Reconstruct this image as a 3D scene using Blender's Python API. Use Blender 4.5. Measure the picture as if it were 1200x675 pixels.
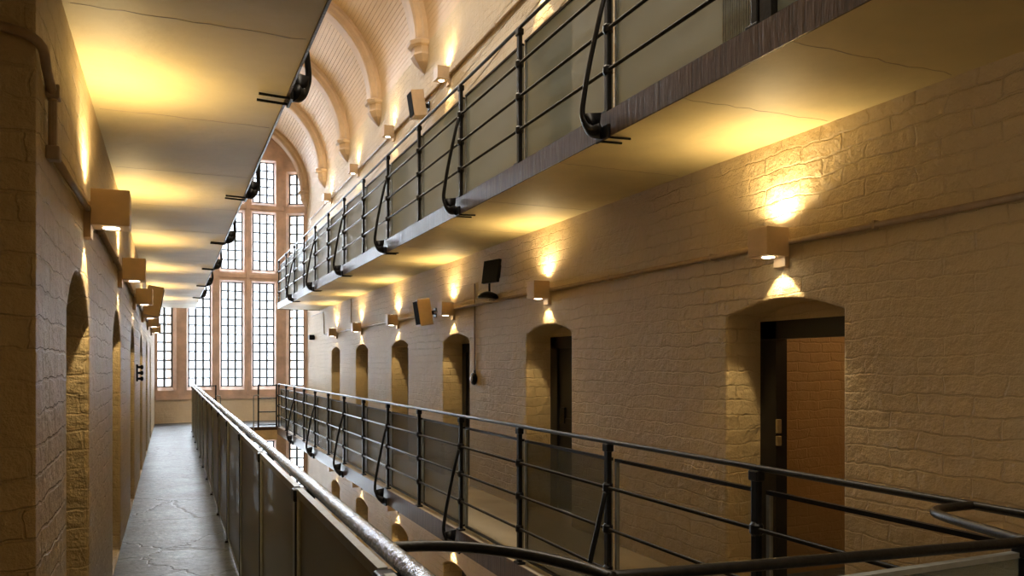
import bpy, bmesh, math, random
from mathutils import Vector, Matrix
random.seed(7)
PI = math.pi
SC = bpy.context.scene
for o in list(bpy.data.objects):
    bpy.data.objects.remove(o, do_unlink=True)
COL = SC.collection

# ------------------------------------------------------------------ camera, world, light, exposure
FPX = 940.0
YAW = math.atan(400.0 / FPX)
cam = bpy.data.objects.new('camera', bpy.data.cameras.new('camera'))
COL.objects.link(cam)
cam.location = (0, 0, 0)
cam.rotation_euler = (PI / 2, 0, -YAW)
cam.data.sensor_width = 36.0
cam.data.lens = FPX / 1200.0 * 36.0
cam.data.shift_y = (428 - 337.5) / 1200.0
cam.data.clip_start = 0.05
SC.camera = cam

SC.view_settings.view_transform = 'Standard'
SC.view_settings.look = 'None'
SC.view_settings.gamma = 1.0
SC.view_settings.use_curve_mapping = False
SC.view_settings.exposure = 1.0

world = bpy.data.worlds.new('sky')
SC.world = world
world.use_nodes = True
bg = world.node_tree.nodes['Background']
bg.inputs[0].default_value = (0.80, 0.90, 1.0, 1)
bg.inputs[1].default_value = 1.6

def area(name, loc, rot, sx, sy, power, col):
    l = bpy.data.lights.new(name, 'AREA')
    l.shape = 'RECTANGLE'; l.size = sx; l.size_y = sy
    l.energy = power; l.color = col
    o = bpy.data.objects.new(name, l); COL.objects.link(o)
    o.location = loc; o.rotation_euler = rot
    return o
# daylight outside the great end window; fill above an added, unseen roof light
WINDOW_POWER = 7500.0
ROOF_FILL_POWER = 570.0
area('daylight_end_window', (1.65, 31.0, 8.5), (-math.radians(62), 0, 0), 12.0, 9.0, WINDOW_POWER, (0.80, 0.90, 1.0))
area('daylight_end_window_low', (1.65, 26.3, 1.2), (-PI / 2, 0, 0), 5.0, 11.0, WINDOW_POWER * 0.27, (0.80, 0.90, 1.0))
area('fill_added_roof_light', (1.655, 9.0, 7.9), (0, 0, 0), 1.0, 25.0, ROOF_FILL_POWER, (1.0, 0.80, 0.54))  # unseen fill lamp added over the vault crown
rw = area('daylight_recess_window', (-2.52, -1.6, 0.5), (0, -PI / 2, 0), 1.6, 1.0, 15.0, (1.0, 0.80, 0.55))
rw.data.spread = math.radians(95)
SPOT_UP = 24.0
SPOT_DOWN = 14.0
SPOT_COL = (1.0, 0.76, 0.40)
UP_ANGLE = 158
DOWN_ANGLE = 86

# ------------------------------------------------------------------ dimensions (metres, eye at z = 0)
XL, XR = -0.41, 3.72           # side walls
XC = (XL + XR) / 2
F0, F1 = -1.63, 1.64           # walkway level, level above
B0, B1 = -1.81, 1.49           # undersides
GROUND = -5.08
EL, ER = 0.60, 2.60            # slab edges
YE = 22.0                      # galleries end
YW = 24.6                      # window wall
YN = -4.0
ZC = 5.08                      # springing of the vault
RV = 2.065

# ------------------------------------------------------------------ materials
def mat(name):
    m = bpy.data.materials.new(name); m.use_nodes = True
    nt = m.node_tree; b = nt.nodes['Principled BSDF']
    return m, nt, b
def N(nt, t, **k):
    n = nt.nodes.new(t)
    for a, v in k.items():
        setattr(n, a, v)
    return n
def ramp(nt, stops):
    r = N(nt, 'ShaderNodeValToRGB')
    e = r.color_ramp.elements
    while len(e) < len(stops): e.new(0.5)
    for el, (p, c) in zip(e, stops):
        el.position = p; el.color = tuple(c) + (1,) if len(c) == 3 else c
    return r
def noise(nt, scale, detail=4, rough=0.55, vec=None):
    n = N(nt, 'ShaderNodeTexNoise')
    n.inputs['Scale'].default_value = scale; n.inputs['Detail'].default_value = detail
    n.inputs['Roughness'].default_value = rough
    if vec is not None: nt.links.new(vec, n.inputs['Vector'])
    return n
def simple(name, col, rough=0.5, metal=0.0, spec=0.5, nscale=20, vary=0.15, bump=0.0, bscale=60, bdist=0.003):
    m, nt, b = mat(name); L = nt.links
    tc = N(nt, 'ShaderNodeTexCoord')
    n = noise(nt, nscale, vec=tc.outputs['Object'])
    c0 = [max(0, c * (1 - vary)) for c in col]; c1 = [min(1, c * (1 + vary)) for c in col]
    r = ramp(nt, [(0.3, c0), (0.7, c1)])
    L.new(n.outputs[0], r.inputs[0]); L.new(r.outputs[0], b.inputs['Base Color'])
    b.inputs['Roughness'].default_value = rough; b.inputs['Metallic'].default_value = metal
    b.inputs['Specular IOR Level'].default_value = spec
    if bump:
        n2 = noise(nt, bscale, vec=tc.outputs['Object'])
        bp = N(nt, 'ShaderNodeBump'); bp.inputs['Strength'].default_value = bump
        bp.inputs['Distance'].default_value = bdist
        L.new(n2.outputs[0], bp.inputs['Height']); L.new(bp.outputs[0], b.inputs['Normal'])
    return m

def painted_brick(name, col, dark, bump=1.0, dist=0.021, rough=0.55, bw=0.34, bh=0.104, mortar=0.008):
    """thickly painted old brickwork; bricks run along x+y, courses in z"""
    m, nt, b = mat(name); L = nt.links
    tc = N(nt, 'ShaderNodeTexCoord')
    sep = N(nt, 'ShaderNodeSeparateXYZ'); L.new(tc.outputs['Object'], sep.inputs[0])
    add = N(nt, 'ShaderNodeMath', operation='ADD'); L.new(sep.outputs[0], add.inputs[0]); L.new(sep.outputs[1], add.inputs[1])
    comb = N(nt, 'ShaderNodeCombineXYZ'); L.new(add.outputs[0], comb.inputs[0]); L.new(sep.outputs[2], comb.inputs[1])
    wob = noise(nt, 2.6, 3, vec=tc.outputs['Object'])
    wob2 = noise(nt, 11, 3, vec=tc.outputs['Object'])
    vm = N(nt, 'ShaderNodeVectorMath', operation='MULTIPLY_ADD')
    vm.inputs[1].default_value = (0.16, 0.075, 0); L.new(wob.outputs[1], vm.inputs[0]); L.new(comb.outputs[0], vm.inputs[2])
    vm2 = N(nt, 'ShaderNodeVectorMath', operation='MULTIPLY_ADD')
    vm2.inputs[1].default_value = (0.04, 0.030, 0); L.new(wob2.outputs[1], vm2.inputs[0]); L.new(vm.outputs[0], vm2.inputs[2])
    br = N(nt, 'ShaderNodeTexBrick')
    L.new(vm2.outputs[0], br.inputs['Vector'])
    br.inputs['Scale'].default_value = 1.0
    br.inputs['Brick Width'].default_value = bw; br.inputs['Row Height'].default_value = bh
    br.inputs['Mortar Size'].default_value = mortar; br.inputs['Mortar Smooth'].default_value = 0.6
    br.inputs['Color1'].default_value = (1, 1, 1, 1); br.inputs['Color2'].default_value = (0.86, 0.86, 0.86, 1)
    br.inputs['Mortar'].default_value = (0, 0, 0, 1)
    n1 = noise(nt, 9, 6, 0.62, tc.outputs['Object'])
    n2 = noise(nt, 1.1, 4, 0.6, tc.outputs['Object'])
    n3 = noise(nt, 55, 4, 0.6, tc.outputs['Object'])
    # mortar visibility varies (paint fills joints in places)
    mk = ramp(nt, [(0.40, (0.12,) * 3), (0.66, (1,) * 3)]); L.new(n2.outputs[0], mk.inputs[0])
    hm = N(nt, 'ShaderNodeMath', operation='MULTIPLY'); L.new(br.outputs['Fac'], hm.inputs[0]); L.new(mk.outputs[0], hm.inputs[1])
    h1 = N(nt, 'ShaderNodeMath', operation='MULTIPLY_ADD'); L.new(hm.outputs[0], h1.inputs[0]); h1.inputs[1].default_value = -0.62
    h2 = N(nt, 'ShaderNodeMath', operation='MULTIPLY_ADD'); L.new(n1.outputs[0], h2.inputs[0]); h2.inputs[1].default_value = 1.7
    h3 = N(nt, 'ShaderNodeMath', operation='MULTIPLY'); L.new(n3.outputs[0], h3.inputs[0]); h3.inputs[1].default_value = 0.12
    L.new(h3.outputs[0], h2.inputs[2]); L.new(h2.outputs[0], h1.inputs[2])
    bp = N(nt, 'ShaderNodeBump'); bp.inputs['Strength'].default_value = bump; bp.inputs['Distance'].default_value = dist
    L.new(h1.outputs[0], bp.inputs['Height']); L.new(bp.outputs[0], b.inputs['Normal'])
    cr = ramp(nt, [(0.30, dark), (0.62, col)]); L.new(n2.outputs[0], cr.inputs[0])
    mx = N(nt, 'ShaderNodeMix', data_type='RGBA', blend_type='MULTIPLY'); mx.inputs[0].default_value = 0.22
    L.new(cr.outputs[0], mx.inputs[6])
    inv = ramp(nt, [(0.0, (1, 1, 1)), (1.0, (0.72, 0.68, 0.62))]); L.new(hm.outputs[0], inv.inputs[0])
    L.new(inv.outputs[0], mx.inputs[7])
    L.new(mx.outputs[2], b.inputs['Base Color'])
    b.inputs['Roughness'].default_value = rough
    return m

M = {}
M['brick'] = painted_brick('cream_painted_brick', (0.63, 0.49, 0.285), (0.56, 0.43, 0.245))
M['brick_far'] = painted_brick('cream_sill_brick', (0.86, 0.74, 0.58), (0.76, 0.62, 0.46), dist=0.012, bw=0.24, bh=0.08)
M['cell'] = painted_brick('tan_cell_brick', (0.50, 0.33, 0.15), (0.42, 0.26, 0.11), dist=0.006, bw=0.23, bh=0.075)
M['plaster'] = simple('cream_slab_plaster', (0.62, 0.50, 0.24), 0.55, nscale=1.6, vary=0.12, bump=0.5, bscale=7, bdist=0.012)
M['vault'] = simple('cream_painted_boards', (0.61, 0.43, 0.24), 0.5, nscale=2, vary=0.06)
M['rib'] = simple('buff_painted_stone', (0.56, 0.41, 0.27), 0.6, nscale=5, vary=0.1, bump=0.4, bscale=30)
M['sand'] = simple('pink_sandstone', (0.64, 0.47, 0.39), 0.75, nscale=3, vary=0.22, bump=0.5, bscale=25)
M['iron'] = simple('black_painted_iron', (0.008, 0.008, 0.009), 0.34, 0.0, 0.22, nscale=30, vary=0.3, bump=0.6, bscale=45, bdist=0.002)
M['rail'] = simple('dark_steel_rail', (0.008, 0.007, 0.006), 0.34, 0.0, 0.30, nscale=40, vary=0.5, bump=0.8, bscale=90, bdist=0.0015)
M['galv'] = simple('worn_bright_handrail', (0.30, 0.32, 0.35), 0.26, 0.9, nscale=60, vary=0.5, bump=1.0, bscale=55, bdist=0.012)
M['alu'] = simple('brushed_aluminium', (0.26, 0.27, 0.25), 0.45, 0.3, nscale=30, vary=0.12)
M['boxp'] = simple('cream_lamp_paint', (0.62, 0.46, 0.30), 0.45, nscale=15, vary=0.05)
M['conduit'] = simple('painted_conduit', (0.40, 0.29, 0.19), 0.45, nscale=15, vary=0.1)
M['doorm'] = simple('near_black_door_paint', (0.010, 0.010, 0.011), 0.42, nscale=8, vary=0.2)
M['lead'] = simple('leaded_glazing_bar', (0.035, 0.045, 0.05), 0.5, nscale=15, vary=0.1)
M['wood'] = simple('brown_landing_boards', (0.55, 0.38, 0.18), 0.6, nscale=6, vary=0.2)
M['matte'] = simple('matt_black_grille', (0.012, 0.012, 0.012), 0.9, spec=0.1, bump=1.0, bscale=90, bdist=0.004)
M['alu_pale'] = simple('pale_aluminium_angle', (0.55, 0.58, 0.50), 0.42, 0.2)
M['brass'] = simple('worn_brass', (0.5, 0.42, 0.26), 0.35, 0.8)
M['stonefloor'] = simple('pale_bounce_floor', (0.42, 0.36, 0.26), 0.5, nscale=3, vary=0.15, bump=0.3, bscale=8)  # floors out of view, made pale to bounce more light
M['white'] = simple('white_enamel', (0.7, 0.7, 0.68), 0.4)

def mk_fascia():
    m, nt, b = mat('rusty_steel_fascia'); L = nt.links
    tc = N(nt, 'ShaderNodeTexCoord')
    mp = N(nt, 'ShaderNodeMapping'); mp.inputs['Scale'].default_value = (1, 22, 2.2); L.new(tc.outputs['Object'], mp.inputs[0])
    n = noise(nt, 1.6, 5, 0.65, mp.outputs[0])
    r = ramp(nt, [(0.3, (0.020, 0.012, 0.008)), (0.5, (0.07, 0.036, 0.018)), (0.72, (0.12, 0.085, 0.055))])
    L.new(n.outputs[0], r.inputs[0]); L.new(r.outputs[0], b.inputs['Base Color'])
    b.inputs['Roughness'].default_value = 0.36; b.inputs['Specular IOR Level'].default_value = 0.35
    bp = N(nt, 'ShaderNodeBump'); bp.inputs['Strength'].default_value = 0.7; bp.inputs['Distance'].default_value = 0.006
    L.new(n.outputs[0], bp.inputs['Height']); L.new(bp.outputs[0], b.inputs['Normal'])
    return m
M['fascia'] = mk_fascia()

def mk_slate():
    m, nt, b = mat('worn_slate_flags'); L = nt.links
    tc = N(nt, 'ShaderNodeTexCoord')
    n = noise(nt, 2.2, 7, 0.68, tc.outputs['Object'])
    n2 = noise(nt, 26, 5, 0.6, tc.outputs['Object'])
    r = ramp(nt, [(0.34, (0.05, 0.058, 0.068)), (0.52, (0.09, 0.112, 0.138)), (0.72, (0.16, 0.195, 0.235))])
    L.new(n.outputs[0], r.inputs[0])
    wob = N(nt, 'ShaderNodeVectorMath', operation='MULTIPLY_ADD'); wob.inputs[1].default_value = (0.6, 0.35, 0)
    nw = noise(nt, 2.0, 4, 0.6, tc.outputs['Object'])
    L.new(nw.outputs[1], wob.inputs[0]); L.new(tc.outputs['Object'], wob.inputs[2])
    v = N(nt, 'ShaderNodeTexVoronoi', feature='DISTANCE_TO_EDGE'); v.inputs['Scale'].default_value = 0.9
    L.new(wob.outputs[0], v.inputs['Vector'])
    cr = ramp(nt, [(0.0, (0, 0, 0)), (0.014, (1, 1, 1))]); L.new(v.outputs['Distance'], cr.inputs[0])
    mx = N(nt, 'ShaderNodeMix', data_type='RGBA', blend_type='MULTIPLY'); mx.inputs[0].default_value = 0.85
    L.new(r.outputs[0], mx.inputs[6]); L.new(cr.outputs[0], mx.inputs[7]); L.new(mx.outputs[2], b.inputs['Base Color'])
    rr = ramp(nt, [(0.3, (0.28,) * 3), (0.75, (0.48,) * 3)]); L.new(n2.outputs[0], rr.inputs[0]); L.new(rr.outputs[0], b.inputs['Roughness'])
    a1 = N(nt, 'ShaderNodeMath', operation='MULTIPLY_ADD'); L.new(n.outputs[0], a1.inputs[0]); a1.inputs[1].default_value = 1.5
    a2 = N(nt, 'ShaderNodeMath', operation='MULTIPLY_ADD'); L.new(cr.outputs[0], a2.inputs[0]); a2.inputs[1].default_value = 0.5
    a3 = N(nt, 'ShaderNodeMath', operation='MULTIPLY'); L.new(n2.outputs[0], a3.inputs[0]); a3.inputs[1].default_value = 0.35
    L.new(a3.outputs[0], a2.inputs[2]); L.new(a2.outputs[0], a1.inputs[2])
    bp = N(nt, 'ShaderNodeBump'); bp.inputs['Strength'].default_value = 0.6; bp.inputs['Distance'].default_value = 0.012
    L.new(a1.outputs[0], bp.inputs['Height']); L.new(bp.outputs[0], b.inputs['Normal'])
    b.inputs['Specular IOR Level'].default_value = 0.6
    return m
M['slate'] = mk_slate()

def mk_panel(name, clear, col, rough=0.25):
    m, nt, b = mat(name); L = nt.links
    out = nt.nodes['Material Output']
    b.inputs['Base Color'].default_value = col + (1,); b.inputs['Roughness'].default_value = rough
    tr = N(nt, 'ShaderNodeBsdfTransparent'); tl = N(nt, 'ShaderNodeBsdfTranslucent'); tl.inputs[0].default_value = col + (1,)
    m1 = N(nt, 'ShaderNodeMixShader'); m1.inputs[0].default_value = 0.5
    L.new(b.outputs[0], m1.inputs[1]); L.new(tl.outputs[0], m1.inputs[2])
    m2 = N(nt, 'ShaderNodeMixShader'); m2.inputs[0].default_value = clear
    L.new(m1.outputs[0], m2.inputs[1]); L.new(tr.outputs[0], m2.inputs[2])
    L.new(m2.outputs[0], out.inputs[0])
    return m
M['frost'] = mk_panel('frosted_grey_panel', 0.42, (0.15, 0.155, 0.11), 0.4)
M['frost_up'] = mk_panel('pale_frosted_panel', 0.36, (0.40, 0.48, 0.53), 0.5)
M['clear'] = mk_panel('clear_tinted_panel', 0.88, (0.10, 0.10, 0.08), 0.2)
M['frost_dark'] = mk_panel('dark_frosted_panel', 0.12, (0.22, 0.20, 0.13), 0.3)
M['glass'] = mk_panel('hazy_window_glass', 0.80, (0.85, 0.92, 1.0), 0.15)

def mk_emit(name, col, s):
    m, nt, b = mat(name)
    b.inputs['Emission Color'].default_value = col + (1,); b.inputs['Emission Strength'].default_value = s
    b.inputs['Base Color'].default_value = (0.8, 0.7, 0.5, 1)
    return m
M['lens'] = mk_emit('lit_lamp_lens', (1.0, 0.86, 0.6), 9.0)

# ------------------------------------------------------------------ mesh helpers
def link(name, bm, m, parent=None, smooth=False, kind=None, loc=None):
    me = bpy.data.meshes.new(name)
    bmesh.ops.recalc_face_normals(bm, faces=bm.faces)
    bm.to_mesh(me); bm.free()
    if smooth:
        for p in me.polygons: p.use_smooth = True
    o = bpy.data.objects.new(name, me); COL.objects.link(o)
    if m: me.materials.append(M[m] if isinstance(m, str) else m)
    if parent: o.parent = parent
    if kind: o['kind'] = kind
    if loc: o.location = loc
    return o
def thing(name, label, cat, loc=(0, 0, 0), rz=0, group=None):
    o = bpy.data.objects.new(name, None); COL.objects.link(o)
    o.empty_display_size = 0.1
    o.location = loc; o.rotation_euler = (0, 0, rz); o['label'] = label; o['category'] = cat
    if group: o['group'] = group
    return o
def tag(o, label, cat, group=None):
    o['label'] = label; o['category'] = cat
    if group: o['group'] = group
    return o
def box(bm, x0, x1, y0, y1, z0, z1, mtx=None, bevel=0):
    t = bmesh.new()
    bmesh.ops.create_cube(t, size=1)
    bmesh.ops.scale(t, vec=(abs(x1 - x0), abs(y1 - y0), abs(z1 - z0)), verts=t.verts)
    if bevel: bmesh.ops.bevel(t, geom=t.edges[:], offset=bevel, segments=2, affect='EDGES', profile=0.5)
    bmesh.ops.translate(t, vec=((x0 + x1) / 2, (y0 + y1) / 2, (z0 + z1) / 2), verts=t.verts)
    merge(bm, t, mtx); return bm
def merge(bm, t, mtx=None):
    if mtx is not None: bmesh.ops.transform(t, matrix=mtx, verts=t.verts)
    me = bpy.data.meshes.new('tmp'); t.to_mesh(me); t.free(); bm.from_mesh(me); bpy.data.meshes.remove(me)
def prism(bm, pts, vec):
    """closed polygon pts extruded by vec"""
    vec = Vector(vec)
    a = [bm.verts.new(p) for p in pts]; b = [bm.verts.new(Vector(p) + vec) for p in pts]
    n = len(pts)
    bm.faces.new(a); bm.faces.new(b[::-1])
    for i in range(n): bm.faces.new((a[i], b[i], b[(i + 1) % n], a[(i + 1) % n]))
    return bm
def loft(bm, rings, caps=True):
    vs = [[bm.verts.new(p) for p in r] for r in rings]
    n = len(vs[0])
    for a, b in zip(vs, vs[1:]):
        for i in range(n): bm.faces.new((a[i], b[i], b[(i + 1) % n], a[(i + 1) % n]))
    if caps:
        bm.faces.new(vs[0]); bm.faces.new(vs[-1][::-1])
    return bm
def tube(bm, pts, r, seg=10, rx=None):
    """sweep; r may be a number or list of (ra, rb) radii"""
    pts = [Vector(p) for p in pts]; rings = []
    up = None
    for i, p in enumerate(pts):
        d = (pts[min(i + 1, len(pts) - 1)] - pts[max(i - 1, 0)]).normalized()
        if up is None:
            up = Vector((0, 1, 0)) if abs(d.y) < 0.7 else Vector((0, 0, 1))
        s = d.cross(up).normalized(); u = s.cross(d).normalized(); up = u
        rr = r[i] if isinstance(r, (list, tuple)) else (r, r)
        if not isinstance(rr, (list, tuple)): rr = (rr, rr)
        rings.append([p + s * math.cos(2 * PI * k / seg) * rr[0] + u * math.sin(2 * PI * k / seg) * rr[1] for k in range(seg)])
    return loft(bm, rings)
def lathe(bm, prof, seg=16, mtx=None):
    t = bmesh.new()
    rings = [[(r * math.cos(2 * PI * k / seg), r * math.sin(2 * PI * k / seg), z) for k in range(seg)] for r, z in prof]
    loft(t, rings); merge(bm, t, mtx); return bm
def smoothpath(pts, n=6):
    P = [Vector(p) for p in pts]; out = []
    for i in range(len(P) - 1):
        p0 = P[max(i - 1, 0)]; p1 = P[i]; p2 = P[i + 1]; p3 = P[min(i + 2, len(P) - 1)]
        for k in range(n):
            t = k / n
            out.append(0.5 * ((2 * p1) + (-p0 + p2) * t + (2 * p0 - 5 * p1 + 4 * p2 - p3) * t * t + (-p0 + 3 * p1 - 3 * p2 + p3) * t ** 3))
    out.append(P[-1]); return out
def boolean(o, cutter, bevel=0.0):
    md = o.modifiers.new('cut', 'BOOLEAN'); md.operation = 'DIFFERENCE'; md.solver = 'EXACT'; md.object = cutter
    dg = bpy.context.evaluated_depsgraph_get()
    me = bpy.data.meshes.new_from_object(o.evaluated_get(dg))
    o.modifiers.clear(); o.data = me
    bpy.data.objects.remove(cutter, do_unlink=True)
    if bevel:
        bv = o.modifiers.new('worn_edges', 'BEVEL'); bv.width = bevel; bv.segments = 3; bv.limit_method = 'ANGLE'; bv.angle_limit = math.radians(40)
        bv.harden_normals = False

# ------------------------------------------------------------------ doorways
DR = [(3.66, 4.75), (7.22, 8.32), (10.22, 11.36), (13.27, 14.36), (16.30, 17.45), (19.26, 20.32)]
DL = [(3.90, 4.93), (6.88, 7.95), (9.85, 10.92), (12.85, 13.92), (15.85, 16.92), (18.85, 19.92)]
SPRING, RISE = 1.97, 0.10       # above the walkway
def arch_pts(y0, y1, z0, zs, rise, n=12):
    c = (y0 + y1) / 2; w = (y1 - y0) / 2
    R = (w * w + rise * rise) / (2 * rise); a = math.asin(w / R)
    pts = [(y0, z0), (y1, z0)]
    for i in range(n + 1):
        t = a - 2 * a * i / n
        pts.append((c + R * math.sin(t), zs + rise - R + R * math.cos(t)))
    return pts
def door_cut(bm, side, y0, y1, fl, rise=RISE, spring=SPRING):
    p = arch_pts(y0, y1, fl - 0.02, fl + spring, rise)
    if side > 0: prism(bm, [(XR - 0.2, y, z) for y, z in p], (1.0, 0, 0))
    else: prism(bm, [(XL + 0.2, y, z) for y, z in p], (-1.0, 0, 0))

LEVELS = [F0 - 3.27, F0, F1]
# right wall, three storeys, one mesh
w = bmesh.new(); box(w, XR, XR + 0.45, YN, YW + 0.5, GROUND, 5.3)
wall_r = link('wall_right', w, 'brick', kind='structure')
c = bmesh.new()
for fl in LEVELS:
    for y0, y1 in DR: door_cut(c, 1, y0, y1, fl)
boolean(wall_r, link('cutter', c, None), 0.022)
# left wall: starts at the pier corner
YP = 3.055
w = bmesh.new(); box(w, XL - 0.45, XL, YP, YW + 0.5, GROUND, 5.3)
wall_l = link('wall_left', w, 'brick', kind='structure')
c = bmesh.new()
for y0, y1 in DL: door_cut(c, -1, y0, y1, F0, rise=0.24, spring=1.84)
boolean(wall_l, link('cutter', c, None), 0.022)
# pier face turning left, and the recess beside the camera
b_ = bmesh.new(); box(b_, -2.6, XL - 0.45, YP, YP + 0.45, GROUND, 5.3)
link('wall_pier', b_, 'brick', kind='structure')
b_ = bmesh.new(); box(b_, -2.9, -2.6, YN, YP + 0.45, GROUND, 5.3)
link('wall_recess', b_, 'brick', kind='structure')
b_ = bmesh.new(); box(b_, -2.9, XR + 0.45, YN - 0.3, YN, GROUND, 7.6)
link('wall_near', b_, 'brick', kind='structure')
b_ = bmesh.new(); box(b_, -2.9, XR + 0.45, YN - 0.3, YW + 1.2, GROUND - 0.2, GROUND)
link('floor_ground', b_, 'stonefloor', kind='structure')

b_ = bmesh.new()
for yy in (-2.12, -1.6, -1.08): box(b_, -2.6, -2.56, yy - .03, yy + .03, -.34, 1.34)
for zz in (-.34, .22, .78, 1.34): box(b_, -2.6, -2.56, -2.15, -1.05, zz - .03, zz + .03)
link('window_41', b_, 'lead', kind='structure')

# cell behind the open doorway: walls, floor, ceiling
cx0, cx1, cy0, cy1 = XR + 0.45, 7.6, 2.75, 4.92
b_ = bmesh.new()
box(b_, cx0, cx1, cy1, cy1 + 0.15, F0, 1.25); box(b_, cx0, cx1, cy0 - 0.15, cy0, F0, 1.25)
box(b_, cx1, cx1 + 0.15, cy0 - 0.15, cy1 + 0.15, F0, 1.25)
link('wall_cell', b_, 'cell', kind='structure')
b_ = bmesh.new(); box(b_, cx0, cx1 + .15, cy0 - .15, cy1 + .15, 1.25, 1.4); link('ceiling_cell', b_, 'plaster', kind='structure')
b_ = bmesh.new(); box(b_, cx0, cx1 + .15, cy0 - .15, cy1 + .15, F0 - .12, F0); link('floor_cell', b_, 'slate', kind='structure')

# ------------------------------------------------------------------ gallery slabs
def slab(name, x0, x1, y0, y1, z0, z1, m):
    b = bmesh.new(); box(b, x0, x1, y0, y1, z0, z1)
    return link(name, b, m, kind='structure')
def paved(name, x0, x1, y0, y1, zb, zt, fm='slate'):
    slab('ceiling_' + name, x0, x1, y0, y1, zb, zt - 0.05, 'plaster')
    slab('floor_' + name, x0, x1, y0, y1, zt - 0.05, zt, fm)
paved('left_gallery', XL, EL - 0.012, YP + 0.0, YW - 0.40, B0, F0)
paved('recess', -2.6, EL - 0.012, YN, YP, B0, F0, 'stonefloor')
paved('right_gallery', ER + 0.012, XR, YN, YE, B0, F0, 'stonefloor')
paved('bridge', EL - 0.012, ER + 0.012, YN, 1.72, B0, F0)
slab('ceiling_upper_left_gallery', XL, EL - 0.012, YP, 22.6, B1, F1, 'plaster')
slab('ceiling_upper_recess', -2.6, EL - 0.012, YN, YP, B1, F1, 'plaster')
slab('ceiling_upper_right_gallery', ER + 0.012, XR, YN, YE, B1, F1, 'plaster')
# landing under the window
paved('landing', EL, XR, YE + 0.0, YW - 0.40, B0, F0)
slab('floor_bay', XL, XR, YW - 0.40, YW, F0 - 0.05, F0, 'slate')
slab('ceiling_landing_soffit', EL, ER, YE + 0.05, YW - 0.7, B0 - 0.16, B0, 'wood')
# steel fascia plates on the slab edges
def fascia(name, x0, x1, y0, y1, zb, zt):
    b = bmesh.new(); box(b, x0, x1, y0, y1, zb - 0.012, zt + 0.004)
    return link(name, b, 'fascia', kind='structure')
fascia('trim_1', ER, ER + 0.012, 1.72, YE, B0, F0)
fascia('trim_2', ER, ER + 0.012, YN, YE, B1, F1)
fascia('trim_3', EL - 0.012, EL, 1.72, YE, B0, F0)
fascia('trim_4', EL - 0.012, EL, YN, 22.6, B1, F1)
fascia('trim_5', EL, ER, YE - 0.012, YE, F0 - 0.07, F0)
slab('trim_50', EL, ER, YE - 0.008, YE + .05, B0 - 0.16, F0 - 0.07, 'wood')
fascia('trim_6', EL, ER, 1.72, 1.732, B0, F0)
fascia('trim_7', ER + 0.012, XR, YE, YE + 0.012, B1, F1)
# hairline joints across the slab soffits
def joints(name, x0, x1, ys, z):
    b = bmesh.new()
    for y in ys:
        n = 14; p = [(x0 + (x1 - x0) * i / n, y + random.uniform(-.012, .012), z) for i in range(n + 1)]
        for a, c2 in zip(p, p[1:]):
            wd = random.uniform(0.0008, 0.0035)
            prism(b, [(a[0], a[1] - wd, z - 0.0015), (c2[0], c2[1] - wd, z - 0.0015), (c2[0], c2[1] + wd, z - 0.0015), (a[0], a[1] + wd, z - 0.0015)], (0, 0, 0.003))
    return link(name, b, 'conduit', kind='structure')
JY = [3.75 + 1.47 * i for i in range(11)]
joints('trim_8', XL + 0.03, EL - 0.03, JY, B1)
joints('trim_9', ER + 0.03, XR - 0.03, [2.9, 3.75] + [5.3 + 1.5 * i for i in range(10)], B1)

# ------------------------------------------------------------------ vault
b = bmesh.new()
SKY0, SKY1 = math.radians(74), math.radians(106)  # crown opening cut for the added roof light
def vault_part(b, a0, a1, y0, y1, planks):
    prof = []
    for i in range(planks):
        s = a0 + (a1 - a0) * i / planks; e = a0 + (a1 - a0) * (i + 1) / planks; g = 0.004 / RV
        prof += [(s, RV + 0.010), (s + g, RV), (e - g, RV)]
    prof.append((a1, RV + 0.010))
    inner = [(XC + r * math.cos(a), ZC + r * math.sin(a)) for a, r in prof]
    outer = [(XC + (RV + 0.12) * math.cos(a), ZC + (RV + 0.12) * math.sin(a)) for a, r in prof]
    va = [[b.verts.new((x, y, z)) for x, z in inner] for y in (y0, y1)]
    vb = [[b.verts.new((x, y, z)) for x, z in outer] for y in (y0, y1)]
    for i in range(len(prof) - 1):
        b.faces.new((va[0][i], va[0][i + 1], va[1][i + 1], va[1][i]))
        b.faces.new((vb[0][i], vb[1][i], vb[1][i + 1], vb[0][i + 1]))
        b.faces.new((va[0][i], vb[0][i], vb[0][i + 1], va[0][i + 1]))
        b.faces.new((va[1][i], va[1][i + 1], vb[1][i + 1], vb[1][i]))
    for i in (0, -1): b.faces.new((va[0][i], va[1][i], vb[1][i], vb[0][i]))
vault_part(b, 0, SKY0, YN, YW + 0.4, 34)
vault_part(b, SKY1, PI, YN, YW + 0.4, 34)
vault_part(b, SKY0, SKY1, YN, YN + 1, 12)
vault_part(b, SKY0, SKY1, 21.0, YW + 0.4, 12)
link('ceiling_vault', b, 'vault', kind='structure')
b = bmesh.new(); box(b, -2.9, XL - 0.1, YN, YP + .45, 5.1, 5.3); link('ceiling_recess_top', b, 'plaster', kind='structure')
# bars of the added, unseen roof light that lets the fill in
b = bmesh.new()
zt = ZC + RV * math.sin(SKY0) + 0.05; hw = RV * math.cos(SKY0)
for i in range(25): box(b, XC - hw, XC + hw, YN + 1 + i - 0.02, YN + 1 + i + 0.02, zt, zt + 0.05)
for s in (-hw, 0, hw): box(b, XC + s - 0.02, XC + s + 0.02, YN + 1, 21, zt, zt + 0.05)
sk = link('window_40', b, 'lead', kind='structure')

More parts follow.
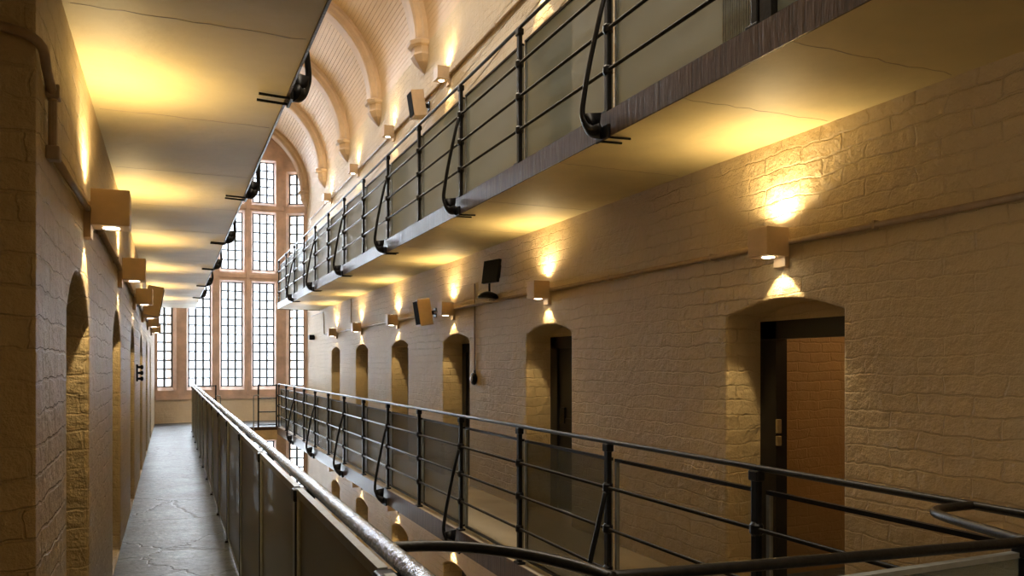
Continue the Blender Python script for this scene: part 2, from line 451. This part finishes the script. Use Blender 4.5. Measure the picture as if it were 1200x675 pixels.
# ribs with carved corbels
def corbel_bm(x, y, z0, z1, s):
    """octagonal shield-shaped corbel projecting from the wall at x towards -s"""
    b = bmesh.new()
    def ring(z, d, hw):
        # plan: half octagon against the wall
        k = 0.42; hw *= 1.3; d *= 1.1
        pts = [(0, -hw), (d * (1 - k), -hw), (d, -hw * k), (d, hw * k), (d * (1 - k), hw), (0, hw)]
        return [(x - s * (px - 0.02), y + py, z) for px, py in pts]
    H = z1 - z0
    rings = [ring(z0, 0.03, 0.015), ring(z0 + H * .07, 0.06, 0.05), ring(z0 + H * .30, .15, .13), ring(z0 + H * .52, .205, .165),
             ring(z0 + H * .60, .19, .155), ring(z0 + H * .80, .20, .16), ring(z0 + H * .84, .25, .195), ring(z0 + H * .95, .26, .205), ring(z1, .24, .19)]
    loft(b, rings); return b
ORD = ['nearest', 'second', 'third', 'fourth', 'fifth', 'sixth', 'seventh']
for i, y in enumerate([12.3, 15.35, 18.35, 21.25, 24.15]):
    b = bmesh.new(); n = 40; rings = []
    R0, R1, hw = 1.87, 2.10, 0.20
    for k in range(n + 1):
        a = PI * k / n
        prof = [(R1, -hw - .03), (R0 + .13, -hw - .03), (R0 + .10, -hw), (R0 + .03, -hw + .01), (R0, -hw + .05), (R0, hw - .05), (R0 + .03, hw - .01), (R0 + .10, hw), (R0 + .13, hw + .03), (R1, hw + .03)]
        rings.append([(rr * math.cos(a), yy, rr * math.sin(a)) for rr, yy in prof])
    loft(b, rings); r = link('trim_%d' % (20 + i), b, 'rib', kind='structure', loc=(XC, y, ZC))
    link('corbel', corbel_bm(XR - XC, 0, -0.44, 0.03, 1), 'rib', r)
    if i == 4 or True: link('corbel', corbel_bm(XL - XC, 0, -0.44, 0.03, -1), 'rib', r)

# ------------------------------------------------------------------ end wall: sandstone bay with leaded lights
TIERS = [(-4.35, -2.25), (-0.62, 2.42), (2.80, 4.47), (4.80, 6.00)]
XCOLS = [(0.46, 1.06), (1.34, 1.94), (2.22, 2.83)]
CUT_L = Vector((XL, YW - 0.72, 0)); CUT_L1 = Vector((0.30, YW, 0))
wn = 0
def glazing(idx, u0, u1, z0, z1, o, ux, nrm):
    """leaded light in a plane through o, along ux; nrm points into the hall"""
    Mx = Matrix((( ux.x, nrm.x, 0, o.x), (ux.y, nrm.y, 0, o.y), (0, 0, 1, 0), (0, 0, 0, 1)))
    fr = bmesh.new(); bd = 0.022
    rows = max(2, round((z1 - z0) / 0.262)); cols = 3 if u1 - u0 > 0.5 else 2
    for i in range(cols + 1):
        u = u0 + (u1 - u0) * i / cols; wd = 0.027 if 0 < i < cols else 0.034
        box(fr, u - wd, u + wd, -0.02, 0.02, z0, z1, Mx)
    for j in range(rows + 1):
        z = z0 + (z1 - z0) * j / rows; wd = 0.019 if 0 < j < rows else 0.028
        box(fr, u0, u1, -0.024, 0.024, z - wd, z + wd, Mx)
    # opening casement frame
    f = link('window_%d' % idx, fr, 'lead', kind='structure')
    g = bmesh.new(); box(g, u0, u1, -0.004, 0.004, z0, z1, Mx)
    link('pane', g, 'glass', f)
def end_segment(name, A, B, cols, zt):
    """wall from A to B, splayed openings"""
    global wn
    A = Vector(A); B = Vector(B); ux = (B - A).normalized(); L = (B - A).length
    nrm = Vector((ux.y, -ux.x, 0))     # into the hall (-y)
    T = 0.5
    Mx = Matrix(((ux.x, nrm.x, 0, A.x), (ux.y, nrm.y, 0, A.y), (0, 0, 1, 0), (0, 0, 0, 1)))
    bw_ = bmesh.new(); box(bw_, 0, L, -T, 0, -0.95, zt, Mx); box(bw_, 0, L, -T, 0, GROUND, F0 - 0.3, Mx)
    wl = link(name, bw_, 'sand', kind='structure')
    cut = bmesh.new()
    for (u0, u1, tiers) in cols:
        for (z0, z1) in tiers:
            s = 0.045
            r1 = [(u0 - s, 0.1, z0 - s * 2.4), (u1 + s, 0.1, z0 - s * 2.4), (u1 + s, 0.1, z1 + s), (u0 - s, 0.1, z1 + s)]
            r2 = [(u0 - s * .9, -0.01, z0 - s * 2), (u1 + s * .9, -0.01, z0 - s * 2), (u1 + s * .9, -0.01, z1 + s), (u0 - s * .9, -0.01, z1 + s)]
            r3 = [(u0, -0.14, z0), (u1, -0.14, z0), (u1, -0.14, z1), (u0, -0.14, z1)]
            r4 = [(u0, -0.8, z0), (u1, -0.8, z0), (u1, -0.8, z1), (u0, -0.8, z1)]
            t = bmesh.new(); loft(t, [r1, r2, r3, r4]); merge(cut, t, Mx)
            wn += 1
            glazing(wn, u0, u1, z0, z1, A + nrm * -0.17, ux, nrm)
    boolean(wl, link('cutter', cut, None))
    # painted brick dado under the sill, and a projecting sill moulding
    d = bmesh.new(); box(d, 0, L, -T, 0.0, F0 - 0.3, -0.95, Mx); link(name + '_dado', d, 'brick_far', kind='structure')
    d = bmesh.new(); box(d, 0, L, -0.01, 0.05, -0.97, -0.86, Mx); link('trim_sill', d, 'sand', kind='structure')
    return wl
T4 = TIERS
end_segment('wall_end', (0.22, YW, 0), (3.09, YW, 0), [(a - 0.22, b - 0.22, T4) for a, b in XCOLS], 7.6)
TO = [(-4.35, -2.25), (-0.62, 2.42), (2.80, 4.47), (4.80, 5.70)]
Lc = (Vector((0.22, YW)) - Vector((XL, YW - 0.30))).length
end_segment('wall_end_left', (XL, YW - 0.30, 0), (0.22, YW, 0), [(0.12, 0.58, TO)], 7.6)
end_segment('wall_end_right', (3.09, YW, 0), (XR, YW - 0.30, 0), [(Lc - 0.58, Lc - 0.12, TO)], 7.6)
# engaged mullion shafts between the columns
b = bmesh.new()
for x in (1.20, 2.08): box(b, x - 0.05, x + 0.05, YW - 0.07, YW + 0.01, -0.86, 6.9, bevel=0.012)
for z in (2.61, 4.635): box(b, 0.22, 3.09, YW - 0.05, YW + 0.01, z - 0.06, z + 0.06, bevel=0.012)
link('trim_mullions', b, 'sand', kind='structure')

# ------------------------------------------------------------------ doors
def make_door(i, xface, s, y0, y1, fl, openleaf, n, rise, spring):
    """dark steel door set 0.30 m deep; s=+1 for right wall"""
    xf = xface + s * 0.30
    b = bmesh.new()
    inner = arch_pts(y0 + 0.15, y1 - 0.15, fl, fl + spring - 0.11, rise * .5)
    outer = arch_pts(y0 + 0.002, y1 - 0.002, fl, fl + spring - 0.002, rise)
    # frame from segments: two jambs and a head
    x0, x1 = sorted((xf, xf + s * 0.10))
    box(b, x0, x1, y0 + .003, y0 + 0.16, fl, fl + spring); box(b, x0, x1, y1 - 0.17, y1 - .003, fl, fl + spring)
    box(b, x0, x1, y0 + .003, y1 - .003, fl + spring - 0.15, fl + spring - 0.02)
    lt = bmesh.new()
    hd = [(x0 - s * .01, y0 + .001, fl + spring - 0.02)] + [(x0 - s * .01, y1 - .001, fl + spring - 0.02)] + [(x0 - s * .01, y, z) for y, z in arch_pts(y0 + .001, y1 - .001, fl, fl + spring - .002, rise)[2:]]
    prism(lt, hd, (x1 - x0, 0, 0))
    d = link('door_%d' % n, b, 'doorm', kind='structure')
    link('tympanum', lt, 'brick', d)
    if not openleaf:
        b = bmesh.new(); xa, xb = sorted((xf + s * 0.03, xf + s * 0.08))
        box(b, xa, xb, y0 + 0.16, y1 - 0.17, fl + 0.01, fl + spring - 0.13)
        xr, xq = sorted((xf + s * 0.018, xf + s * 0.03))
        for zz in (0.25, 0.95, 1.6): box(b, xr, xq, y0 + 0.18, y1 - 0.19, fl + zz, fl + zz + 0.09)
        lf = link('door_leaf', b, 'doorm', d)
        b = bmesh.new(); xr, xq = sorted((xf + s * 0.005, xf + s * 0.035))
        box(b, xr, xq, y1 - 0.34, y1 - 0.24, fl + 0.98, fl + 1.16, bevel=0.006); link('lock_case', b, 'iron', lf)
    else:
        b = bmesh.new(); box(b, xf - .004, xf + .03, y1 - 0.195, y1 - 0.168, fl + 1.05, fl + 1.12, bevel=.004)
        box(b, xf - .004, xf + .03, y1 - 0.195, y1 - 0.168, fl + 1.14, fl + 1.24, bevel=.004)
        link('lock_plate', b, 'brass', d)
        b = bmesh.new(); box(b, xf + 0.12, xf + 1.05, y0 - 0.30, y0 - 0.25, fl + 0.02, fl + 1.86)
        lf = link('door_leaf', b, 'doorm', d)
n = 0
for li, fl in enumerate(LEVELS):
    for i, (y0, y1) in enumerate(DR):
        n += 1; make_door(i, XR, 1, y0, y1, fl, (li == 1 and i == 0), n, RISE, SPRING)
for i, (y0, y1) in enumerate(DL):
    n += 1; make_door(i, XL, -1, y0, y1, F0, False, n, 0.24, 1.84)

# ------------------------------------------------------------------ box wall lights
def spot(name, parent, loc, rot, power, ang, blend, r=0.03):
    l = bpy.data.lights.new(name, 'SPOT'); l.energy = power; l.color = SPOT_COL
    l.spot_size = math.radians(ang); l.spot_blend = blend; l.shadow_soft_size = r
    o = bpy.data.objects.new(name, l); COL.objects.link(o); o.parent = parent
    o.location = loc; o.rotation_euler = rot; return o
HS = 0.093
def light_proto():
    r = thing('wall_light', '', 'wall light')
    b = bmesh.new()   # local: wall at x=0, box projects to -x
    box(b, -0.215, -0.035, -HS, HS, -HS, HS, bevel=0.004)
    link('housing', b, 'boxp', r)
    b = bmesh.new(); box(b, -0.035, 0.003, -0.055, 0.055, -0.155, 0.03, bevel=0.004); link('mounting_plate', b, 'boxp', r)
    b = bmesh.new(); lathe(b, [(0.006, -0.001), (0.040, -0.001), (0.040, 0.003), (0.006, 0.004)], 20, Matrix.Translation((-0.125, 0, -HS - 0.003)))
    link('lower_lens', b, 'lens', r)
    b = bmesh.new(); lathe(b, [(0.006, -0.003), (0.040, -0.003), (0.040, 0.002), (0.006, 0.002)], 20, Matrix.Translation((-0.125, 0, HS + 0.002)))
    link('upper_lens', b, 'lens', r)
    spot('up_beam', r, (-0.115, 0, HS + 0.02), (PI, math.radians(0), 0), SPOT_UP, UP_ANGLE, 0.85)
    spot('down_beam', r, (-0.085, 0, -HS - 0.02), (0, math.radians(0), 0), SPOT_DOWN, DOWN_ANGLE, 0.25, 0.012)
    return r
def dup(root, loc, rz):
    r = root.copy(); COL.objects.link(r); r.location = loc; r.rotation_euler = (0, 0, rz)
    for ch in list(root.children):
        c = ch.copy(); COL.objects.link(c); c.parent = r
        for g in ch.children:
            d = g.copy(); COL.objects.link(d); d.parent = c
    return r
proto = light_proto(); used = [False]
def put_light(x, y, z, rz, label, group):
    r = proto if not used[0] else dup(proto, (0, 0, 0), 0)
    used[0] = True
    r.location = (x, y, z); r.rotation_euler = (0, 0, rz); r['label'] = label; r['group'] = group
LR = [4.17, 7.74, 10.86, 13.9, 16.85, 19.6]
LL = [4.68, 7.55, 10.45, 13.45, 16.45, 19.45]
LU = [7.9, 11.05, 14.15, 17.15, 20.3]
far = ['nearest to the camera', 'second from the camera', 'third from the camera', 'fourth from the camera', 'fifth from the camera', 'farthest from the camera, by the window']
for i, y in enumerate(LR):
    put_light(XR, y, 0.80, 0, 'cream box wall light over the right walkway doors, ' + far[i], 'wall lights on the right wall')
for i, y in enumerate(LL):
    put_light(XL, y, 0.81, PI, 'cream box wall light over the left walkway doors, ' + far[i], 'wall lights on the left wall')
fu = ['nearest, at the top edge of the photo', 'just left of the nearest vault corbel', 'second past the white loudspeaker', 'third past the loudspeaker', 'farthest, beside the end window']
for i, y in enumerate(LU):
    put_light(XR, y, 4.20, 0, 'high cream box wall light below the vault, ' + fu[i], 'wall lights below the vault')
for i, y in enumerate(LR):
    put_light(XR, y, 0.80 - 3.27, 0, 'cream box wall light on the storey below, ' + far[i], 'wall lights on the storey below')

# ------------------------------------------------------------------ conduits
def pipe(pts, label, r=0.017, clips=(), s=1, m='conduit', name='conduit'):
    b = bmesh.new(); tube(b, smoothpath(pts, 5) if len(pts) > 2 else pts, r, 10)
    o = link(name, b, m, smooth=True); tag(o, label, 'pipe')
    for y, z in clips:
        c = bmesh.new(); x = pts[0][0]
        box(c, x - 0.018, x + 0.018, y - 0.012, y + 0.012, z - 0.028, z + 0.028, bevel=0.004)
        link('clip', c, m, o)
    return o
def straight(x, y0, y1, z, label, r=0.0185):
    b = bmesh.new(); tube(b, [(x, y0, z), (x, y1, z)], r, 10); o = link('conduit', b, 'conduit', smooth=True); tag(o, label, 'pipe')
    y = y0 + 0.7
    while y < y1:
        c = bmesh.new(); box(c, x - 0.02, x + 0.02, y - 0.010, y + 0.010, z - 0.026, z + 0.026, bevel=0.004); link('clip', c, 'conduit', o); y += 1.5
    return o
straight(XR - 0.021, 1.2, 20.9, 0.80, 'long painted conduit linking the lights on the right walkway wall')
straight(XR - 0.021, 5.5, 23.5, 4.20, 'long conduit linking the high lights below the vault')
straight(XR - 0.021, 3.0, 21.5, 0.80 - 3.27, 'conduit linking the lights on the storey below')
straight(XL + 0.021, 4.68, 21.5, 0.81, 'conduit linking the lights on the left walkway wall')
o = pipe([(-1.6, YP - 0.02, 1.16), (-0.9, YP - 0.02, 1.14), (-0.52, YP - 0.02, 1.10), (XL + 0.01, YP - 0.025, 1.06), (XL + 0.02, YP + 0.10, 1.01),
      (XL + 0.02, 3.28, 0.98), (XL + 0.02, 3.30, 0.95)], 'thick painted pipe bending round the near left pier corner', 0.017)
b = bmesh.new(); tube(b, [(XL + .02, 3.30, 0.99), (XL + .02, 3.30, 0.76)], 0.015, 10); box(b, XL, XL + .045, 3.27, 3.33, .955, 1.005, bevel=.006)
box(b, XL, XL + .045, 3.27, 3.33, .735, .785, bevel=.006); link('pipe_drop', b, 'conduit', o, smooth=False)
b = bmesh.new(); tube(b, [(XL + .02, 3.30, 0.76), (XL + .02, 4.62, 0.80)], 0.015, 10); link('pipe_run', b, 'conduit', o, smooth=True)
pipe([(XR - .014, 20.9, .80), (XR - .014, 21.2, .80), (XR - .014, 21.3, .86), (XR - .014, 21.35, 1.2), (XR - .014, 21.45, 1.38), (XR - .014, 21.7, 1.40), (XR - .014, 23.4, 1.40)],
     'thin conduit rising and turning to the window at the far right', 0.012)
pipe([(XR - .012, 9.98, 1.08), (XR - .012, 9.98, -0.10)], 'thin vertical conduit beside the third right-hand doorway', 0.009)
pipe([(XR - .012, 17.9, .80), (XR - .012, 17.9, 1.48)], 'short vertical conduit rising to the slab between far lights', 0.009)

# ------------------------------------------------------------------ railings
PH = 1.13
RAILH = [0.29, 0.56, 0.83]
def stay_bm(s, fl, zb, edge, post):
    """J-shaped iron stay: from the post, bowed outboard, curled under the slab edge. s=+1 outboard is +x"""
    b = bmesh.new()
    e = edge
    p = [(post + s * 0.02, 0, fl + 0.80), (post + s * .06, -.01, fl + .66), (e + s * 0.085, 0.03, fl + 0.33), (e + s * 0.115, 0.05, fl + 0.12), (e + s * 0.125, 0.055, fl + 0.01),
         (e + s * 0.110, 0.045, fl - 0.06), (e + s * 0.075, 0.02, fl - 0.115), (e + s * .03, -0.02, zb + 0.03)]
    sm = smoothpath(p, 5); m = len(sm)
    rad = []
    for i in range(m):
        t = i / (m - 1)
        wdt = 0.016 + 0.008 * t + (0.036 * max(0, (t - 0.62) / 0.38) ** 1.2)
        rad.append((0.015 + .006 * t + 0.022 * max(0, (t - 0.7) / 0.3), wdt))
    tube(b, sm, rad, 10)
    q = sm[int(m * .60):]
    prism(b, [(v.x, 0.035, v.z) for v in q] + [(e + s * .012, 0.035, fl + .01)], (0, -.03, 0))
    return b
def railing(name, label, x, s, fl, zb, edge, ys, stays, y_ends, railm, toprm, panelm, inner, special=None, hand=0.024, ptop=1.01, pofs=0.0):
    """s: outboard direction (+1 = +x). panels stand inboard"""
    r = thing(name, label, 'railing', (x, ys[0], fl))
    def put(nm, bm, m, smooth=False):
        o = link(nm, bm, m, None, smooth); o.parent = r; o.location = (-x, -ys[0], -fl); return o
    b = bmesh.new()
    n = 60; pts = [(x, y_ends[0] + (y_ends[1] - y_ends[0]) * i / n, fl + PH) for i in range(n + 1)]
    tube(b, pts, hand, 14); put('handrail', b, toprm, True)
    for h in RAILH:
        b = bmesh.new(); tube(b, [(x + s * .004, y_ends[0], fl + h), (x + s * .004, y_ends[1], fl + h)], 0.012, 8); put('rail', b, railm, True)
    for y in ys:
        b = bmesh.new()
        xx = x; x = x - s * pofs
        box(b, x - 0.017, x + 0.017, y - 0.024, y + 0.024, fl - 0.02, fl + PH - 0.02, bevel=0.006)
        for h in (RAILH if not pofs else []):
            lathe(b, [(0.022, -.035), (0.034, -0.02), (0.034, 0.02), (0.022, .035)], 10, Matrix.Translation((x, y, fl + h)))
        box(b, x - 0.026, x + 0.026, y - 0.035, y + 0.035, fl + PH - 0.065, fl + PH - 0.012, bevel=0.008)
        box(b, x - 0.035, x + 0.035, y - 0.045, y + 0.045, fl + 0.0, fl + 0.02, bevel=0.004)
        x = xx
        if pofs: box(b, x - .05, x + .015, y - .02, y + .02, fl + PH - .065, fl + PH - .02, bevel=.005)
        put('post', b, 'iron')
    for k, y in enumerate(stays):
        sb = stay_bm(s, fl, zb, edge, x); bmesh.ops.translate(sb, vec=(0, y, 0), verts=sb.verts)
        st = put('stay', sb, 'iron', True)
        b = bmesh.new()
        for dy in (-0.075, 0.035):
            tube(b, [(edge + s * .02, y + dy, zb - 0.020), (edge - s * 0.16, y + dy, zb - 0.014)], 0.008, 6)
        box(b, *sorted((edge + s * .004, edge + s * .022)), y - .10, y + .07, zb - .03, zb + .06, bevel=.004)
        o = link('foot_clamp', b, 'iron', st)
    px = x - s * inner
    for k, (y0, y1) in enumerate(zip(ys, ys[1:])):
        pm = special.get(k, panelm) if special else panelm
        b = bmesh.new(); box(b, px - .003, px + .003, y0 + 0.05, y1 - 0.05, fl + 0.05, fl + ptop)
        pn = put('panel', b, pm)
        b = bmesh.new()
        if toprm == 'galv': fm, tw = 'alu', 0.016
        else: fm, tw = 'iron', 0.010
        box(b, px - .013, px + .013, y0 + .03, y1 - .03, fl + ptop - .01, fl + ptop - .01 + 2.0 * tw)
        link('top_bar', b, fm, pn)
        b = bmesh.new(); box(b, px - .010, px + .010, y0 + .03, y1 - .03, fl + .03, fl + .05); link('bottom_bar', b, fm, pn)
        sw = 0.045 if toprm == 'galv' else 0.022
        for ya in (y0 + .03, y1 - .03 - sw):
            b = bmesh.new(); box(b, px - .012, px + .012, ya, ya + sw, fl + .05, fl + ptop - .01); link('side_bar', b, 'alu_pale' if toprm == 'galv' else 'alu', pn)
    return r
YS = [-2.64 + 1.4455 * k for k in range(18)]
YS = [3.14 + 1.4475 * k for k in range(-3, 14)]
ST = [3.14 + 1.4475 * k for k in (1, 3, 5, 7, 9, 11)]
rl = railing('gallery_railing', 'black iron railing with panels along the right walkway at eye level', 2.635, -1, F0, B0, ER, YS, ST, (YS[0], YE), 'rail', 'rail', 'frost', 0.045, {2: 'clear', 3: 'clear', 5: 'clear', 1: 'clear', 0: 'clear'}, hand=0.0155)
ru = railing('gallery_railing', 'black iron railing with pale panels on the upper right gallery', 2.635, -1, F1, B1, ER, YS, ST, (YS[0], YE), 'rail', 'rail', 'frost_up', 0.045, None, hand=0.0155)
YL = [1.95 + 1.47 * k for k in range(-2, 14)]
SL = [4.62 + 2.85 * k for k in range(6)]
ll = railing('gallery_railing', 'left walkway railing with bright worn handrail and dark solid-looking panels', 0.54, 1, F0, B0, EL, YL, SL, (YL[0], YL[-1]), 'rail', 'galv', 'frost_dark', 0.05, None, hand=0.026, ptop=1.10, pofs=0.05)
lu = railing('gallery_railing', 'upper left gallery railing, only its iron stay feet show below the slab', 0.56, 1, F1, B1, EL, YL, SL, (YL[0], 22.4), 'rail', 'rail', 'frost_up', 0.045, None, hand=0.0155)
# ribbed infill and doubled post on the upper right gallery
b = bmesh.new()
for k in range(16):
    y = 3.17 + k * 0.018; box(b, 2.668, 2.680, y, y + 0.011, F1 + 0.05, F1 + 0.97)
o = link('ribbed_panel', b, 'alu', ru); o.location = (-2.635, -YS[0], -F1)
b = bmesh.new(); box(b, 2.62, 2.66, 3.02, 3.10, F1, F1 + PH); o = link('post', b, 'iron', ru); o.location = (-2.635, -YS[0], -F1)

# ------------------------------------------------------------------ near bridge rail
zr = F0 + PH
br = thing('bridge_railing', 'dark iron handrail crossing the bottom right on the near footbridge', 'railing', (1.6, 1.58, F0))
def bput(nm, bm, m, smooth=False, par=None):
    o = link(nm, bm, m, par or br, smooth)
    if par is None: o.location = (-1.6, -1.58, -F0)
    return o
b = bmesh.new(); tube(b, smoothpath([(0.95, 1.665, zr), (1.01, 1.645, zr), (1.4, 1.60, zr), (1.8, 1.56, zr), (2.23, 1.52, zr), (2.63, 1.49, zr)], 8), 0.0150, 14); bput('handrail', b, 'rail', True)
b = bmesh.new(); tube(b, smoothpath([(0.545, 2.16, zr), (0.66, 2.13, zr), (0.77, 2.055, zr), (0.875, 1.91, zr), (0.94, 1.74, zr), (0.955, 1.64, zr)], 8), 0.0155, 14); bput('curved_rail', b, 'rail', True)
b = bmesh.new(); tube(b, smoothpath([(2.635, 1.99, zr), (2.50, 1.99, zr), (2.40, 1.955, zr), (2.345, 1.87, zr), (2.30, 1.74, zr), (2.235, 1.52, zr)], 8), 0.0155, 14); bput('curved_rail', b, 'rail', True)
for x, y in ((0.955, 1.63), (2.235, 1.52), (1.6, 1.58)):
    if x != 1.6:
        b = bmesh.new(); box(b, x - .02, x + .02, y - .017, y + .017, F0, zr - .01, bevel=.005); box(b, x - .03, x + .03, y - .03, y + .03, zr - .045, zr - .008, bevel=.006)
        bput('post', b, 'iron')
for h in RAILH:
    b = bmesh.new(); tube(b, [(0.95, 1.63, F0 + h), (2.24, 1.52, F0 + h)], 0.012, 8); bput('rail', b, 'rail', True)
b = bmesh.new()
prism(b, [(1.02, 1.515, F0 + .06), (2.58, 1.545, F0 + .06), (2.58, 1.545, zr - .045), (1.02, 1.515, zr - .045)], (0, -.006, 0)); pn = bput('panel', b, 'frost')
b = bmesh.new(); prism(b, [(1.02, 1.525, zr - .045), (2.58, 1.555, zr - .045), (2.58, 1.555, zr - .03), (1.02, 1.525, zr - .03)], (0, -.025, 0)); bput('panel_frame', b, 'alu', False, pn)

# ------------------------------------------------------------------ gates and rails on the far landing
g = thing('landing_railing', 'short black barred rail standing at the far landing edge', 'railing', (2.38, YE, F0))
for x in (-0.26, 0.20):
    b = bmesh.new(); box(b, x - .02, x + .02, -.02, .02, 0, 1.13, bevel=.004); link('post', b, 'iron', g)
for h in (0.06, 0.40, 0.76, 1.10):
    b = bmesh.new(); tube(b, [(-.26, 0, h), (.20, 0, h)], .014, 8); link('rail', b, 'iron', g, True)
g = thing('stair_handrail', 'pale curved stair handrail on the landing, left of the black barred rail', 'handrail', (2.06, YE - .02, F0))
b = bmesh.new(); tube(b, smoothpath([(-.06, 0, -.1), (-.06, 0, .45), (-.06, 0, .78), (-.02, 0, .84), (.08, 0, .84)], 6), .014, 10); link('rail', b, 'alu', g, True)
b = bmesh.new(); tube(b, [(-.06, 0, .05), (.04, 0.0, .05)], .010, 8); link('bracket', b, 'alu', g, True)
g = thing('landing_gate', 'small dark barred gate behind the far end of the left handrail', 'gate', (.80, YE, F0))
for x in (-.20, .27):
    b = bmesh.new(); box(b, x - .018, x + .018, -.018, .018, 0, 1.12, bevel=.004); link('post', b, 'iron', g)
for h in (.06, .40, .76, 1.10):
    b = bmesh.new(); tube(b, [(-.20, 0, h), (.27, 0, h)], .013, 8); link('rail', b, 'iron', g, True)
g = thing('stair_handrail', 'pale curved stair handrail below the middle window, beside the left railing end', 'handrail', (1.12, YE - .02, F0))
b = bmesh.new(); tube(b, smoothpath([(-.05, 0, .84), (.03, 0, .84), (.06, 0, .78), (.06, 0, .4), (.06, 0, -.1)], 6), .014, 10); link('rail', b, 'alu', g, True)

# ------------------------------------------------------------------ loudspeakers, floodlight, small fittings
def speaker(loc, rz, tilt, label, w=0.26, h=0.40, d=0.20):
    t = thing('wall_loudspeaker', label, 'loudspeaker', loc, rz)
    R = Matrix.Translation((-0.20, 0, 0)) @ Matrix.Rotation(math.radians(tilt), 4, 'Y')
    b = bmesh.new(); box(b, -d / 2, d / 2, -w / 2, w / 2, -h / 2, h / 2, R, bevel=0.008); link('cabinet', b, 'boxp', t)
    b = bmesh.new(); box(b, -d / 2 - .006, -d / 2 + .002, -w / 2 + .02, w / 2 - .02, -h / 2 + .025, h / 2 - .025, R)
    link('grille', b, 'matte', t)
    b = bmesh.new(); box(b, -.12, .0, -.02, .02, -.03, .03); box(b, -.012, .002, -.05, .05, -.07, .07, bevel=.003); link('bracket', b, 'iron', t)
speaker((XR, 11.72, 0.80), 0, -9, 'cream loudspeaker with black grille on the right walkway wall')
speaker((XR, 12.05, 4.05), 0, -9, 'cream loudspeaker with black grille high under the vault')
speaker((XL, 11.75, 0.85), PI, -9, 'cream loudspeaker on a bracket high on the left wall')

t = thing('floodlight', 'black square floodlight on an arm above the right conduit', 'floodlight', (XR, 9.12, 0.86))
R = Matrix.Translation((-0.16, -0.12, 0.27)) @ Matrix.Rotation(math.radians(14), 4, 'Z') @ Matrix.Rotation(math.radians(8), 4, 'Y')
b = bmesh.new(); box(b, -.02, .02, -.16, .16, -.14, .14, R, bevel=.006); link('lamp_head', b, 'iron', t)
b = bmesh.new()
for k in range(5): box(b, .02, .06, -.10 + k * .05 - .008, -.10 + k * .05 + .008, -.08, .08, R)
link('heat_sink', b, 'iron', t)
b = bmesh.new(); tube(b, smoothpath([(-.10, 0.10, .02), (-.10, .10, .12), (-.12, .05, .22), (-.14, -.06, .27)], 5), .014, 8); link('arm', b, 'iron', t, True)
b = bmesh.new(); lathe(b, [(.13, 0), (.13, .015), (.11, .045), (.06, .07), (.02, .08)], 20, Matrix.Translation((-.12, .10, -.03))); link('dome_base', b, 'iron', t, True)
b = bmesh.new(); box(b, -.12, .0, .06, .14, -.035, -.02); link('shelf_bracket', b, 'iron', t)
b = bmesh.new(); tube(b, smoothpath([(-.10, .16, .24), (-.10, .18, .34), (-.09, .23, .40), (-.05, .27, .38)], 5), .007, 6); link('cable', b, 'iron', t, True)
b = bmesh.new(); box(b, -.17, -.09, .02, .14, .16, .30, bevel=.008); link('junction_box', b, 'iron', t)

t = thing('wall_bell', 'small round dark bell fitting hanging at the conduit end beside a doorway', 'bell', (XR - .005, 9.98, -0.18))
b = bmesh.new(); lathe(b, [(.02, 0), (.075, 0), (.085, .015), (.075, .04), (.05, .05)], 20, Matrix.Rotation(-PI / 2, 4, 'Y')); link('gong', b, 'iron', t, True)
b = bmesh.new(); lathe(b, [(.004, .05), (.04, .05), (.03, .065), (.004, .068)], 14, Matrix.Rotation(-PI / 2, 4, 'Y')); link('boss', b, 'white', t, True)
b = bmesh.new(); box(b, -.02, 0, -.02, .02, .07, .12, bevel=.004); link('hanger', b, 'iron', t)

t = thing('door_bolt_rack', 'small black three-knobbed fitting on the left wall between doorways', 'fitting', (XL, 11.5, -0.10))
b = bmesh.new(); box(b, 0, .02, -.03, .03, -.11, .11, bevel=.004); link('backplate', b, 'iron', t)
for z in (-.075, 0, .075):
    b = bmesh.new(); lathe(b, [(.014, 0), (.018, .03), (.03, .045), (.03, .06), (.01, .07)], 12, Matrix.Translation((.015, 0, z)) @ Matrix.Rotation(PI / 2, 4, 'Y')); link('knob', b, 'iron', t, True)

t = thing('junction_box', 'small dark box on the right wall beside the end window', 'junction box', (XR, 22.9, 0.78))
b = bmesh.new(); box(b, -.16, -.02, -.10, .10, -.07, .07, bevel=.008); link('casing', b, 'iron', t)
b = bmesh.new(); box(b, -.02, .003, -.04, .04, -.04, .04); link('back_bracket', b, 'iron', t)

# warm bulb inside the open cell
t = thing('cell_lamp', 'bare warm ceiling lamp inside the open nearest cell', 'lamp', (5.9, 3.7, 1.12))
b = bmesh.new(); lathe(b, [(.01, .13), (.05, .12), (.06, .09), (.02, .08)], 14); link('lamp_holder', b, 'white', t, True)
l = bpy.data.lights.new('cell_bulb', 'POINT'); l.energy = 11.0; l.color = (1.0, 0.70, 0.38); l.shadow_soft_size = 0.06
o = bpy.data.objects.new('cell_bulb', l); COL.objects.link(o); o.parent = t
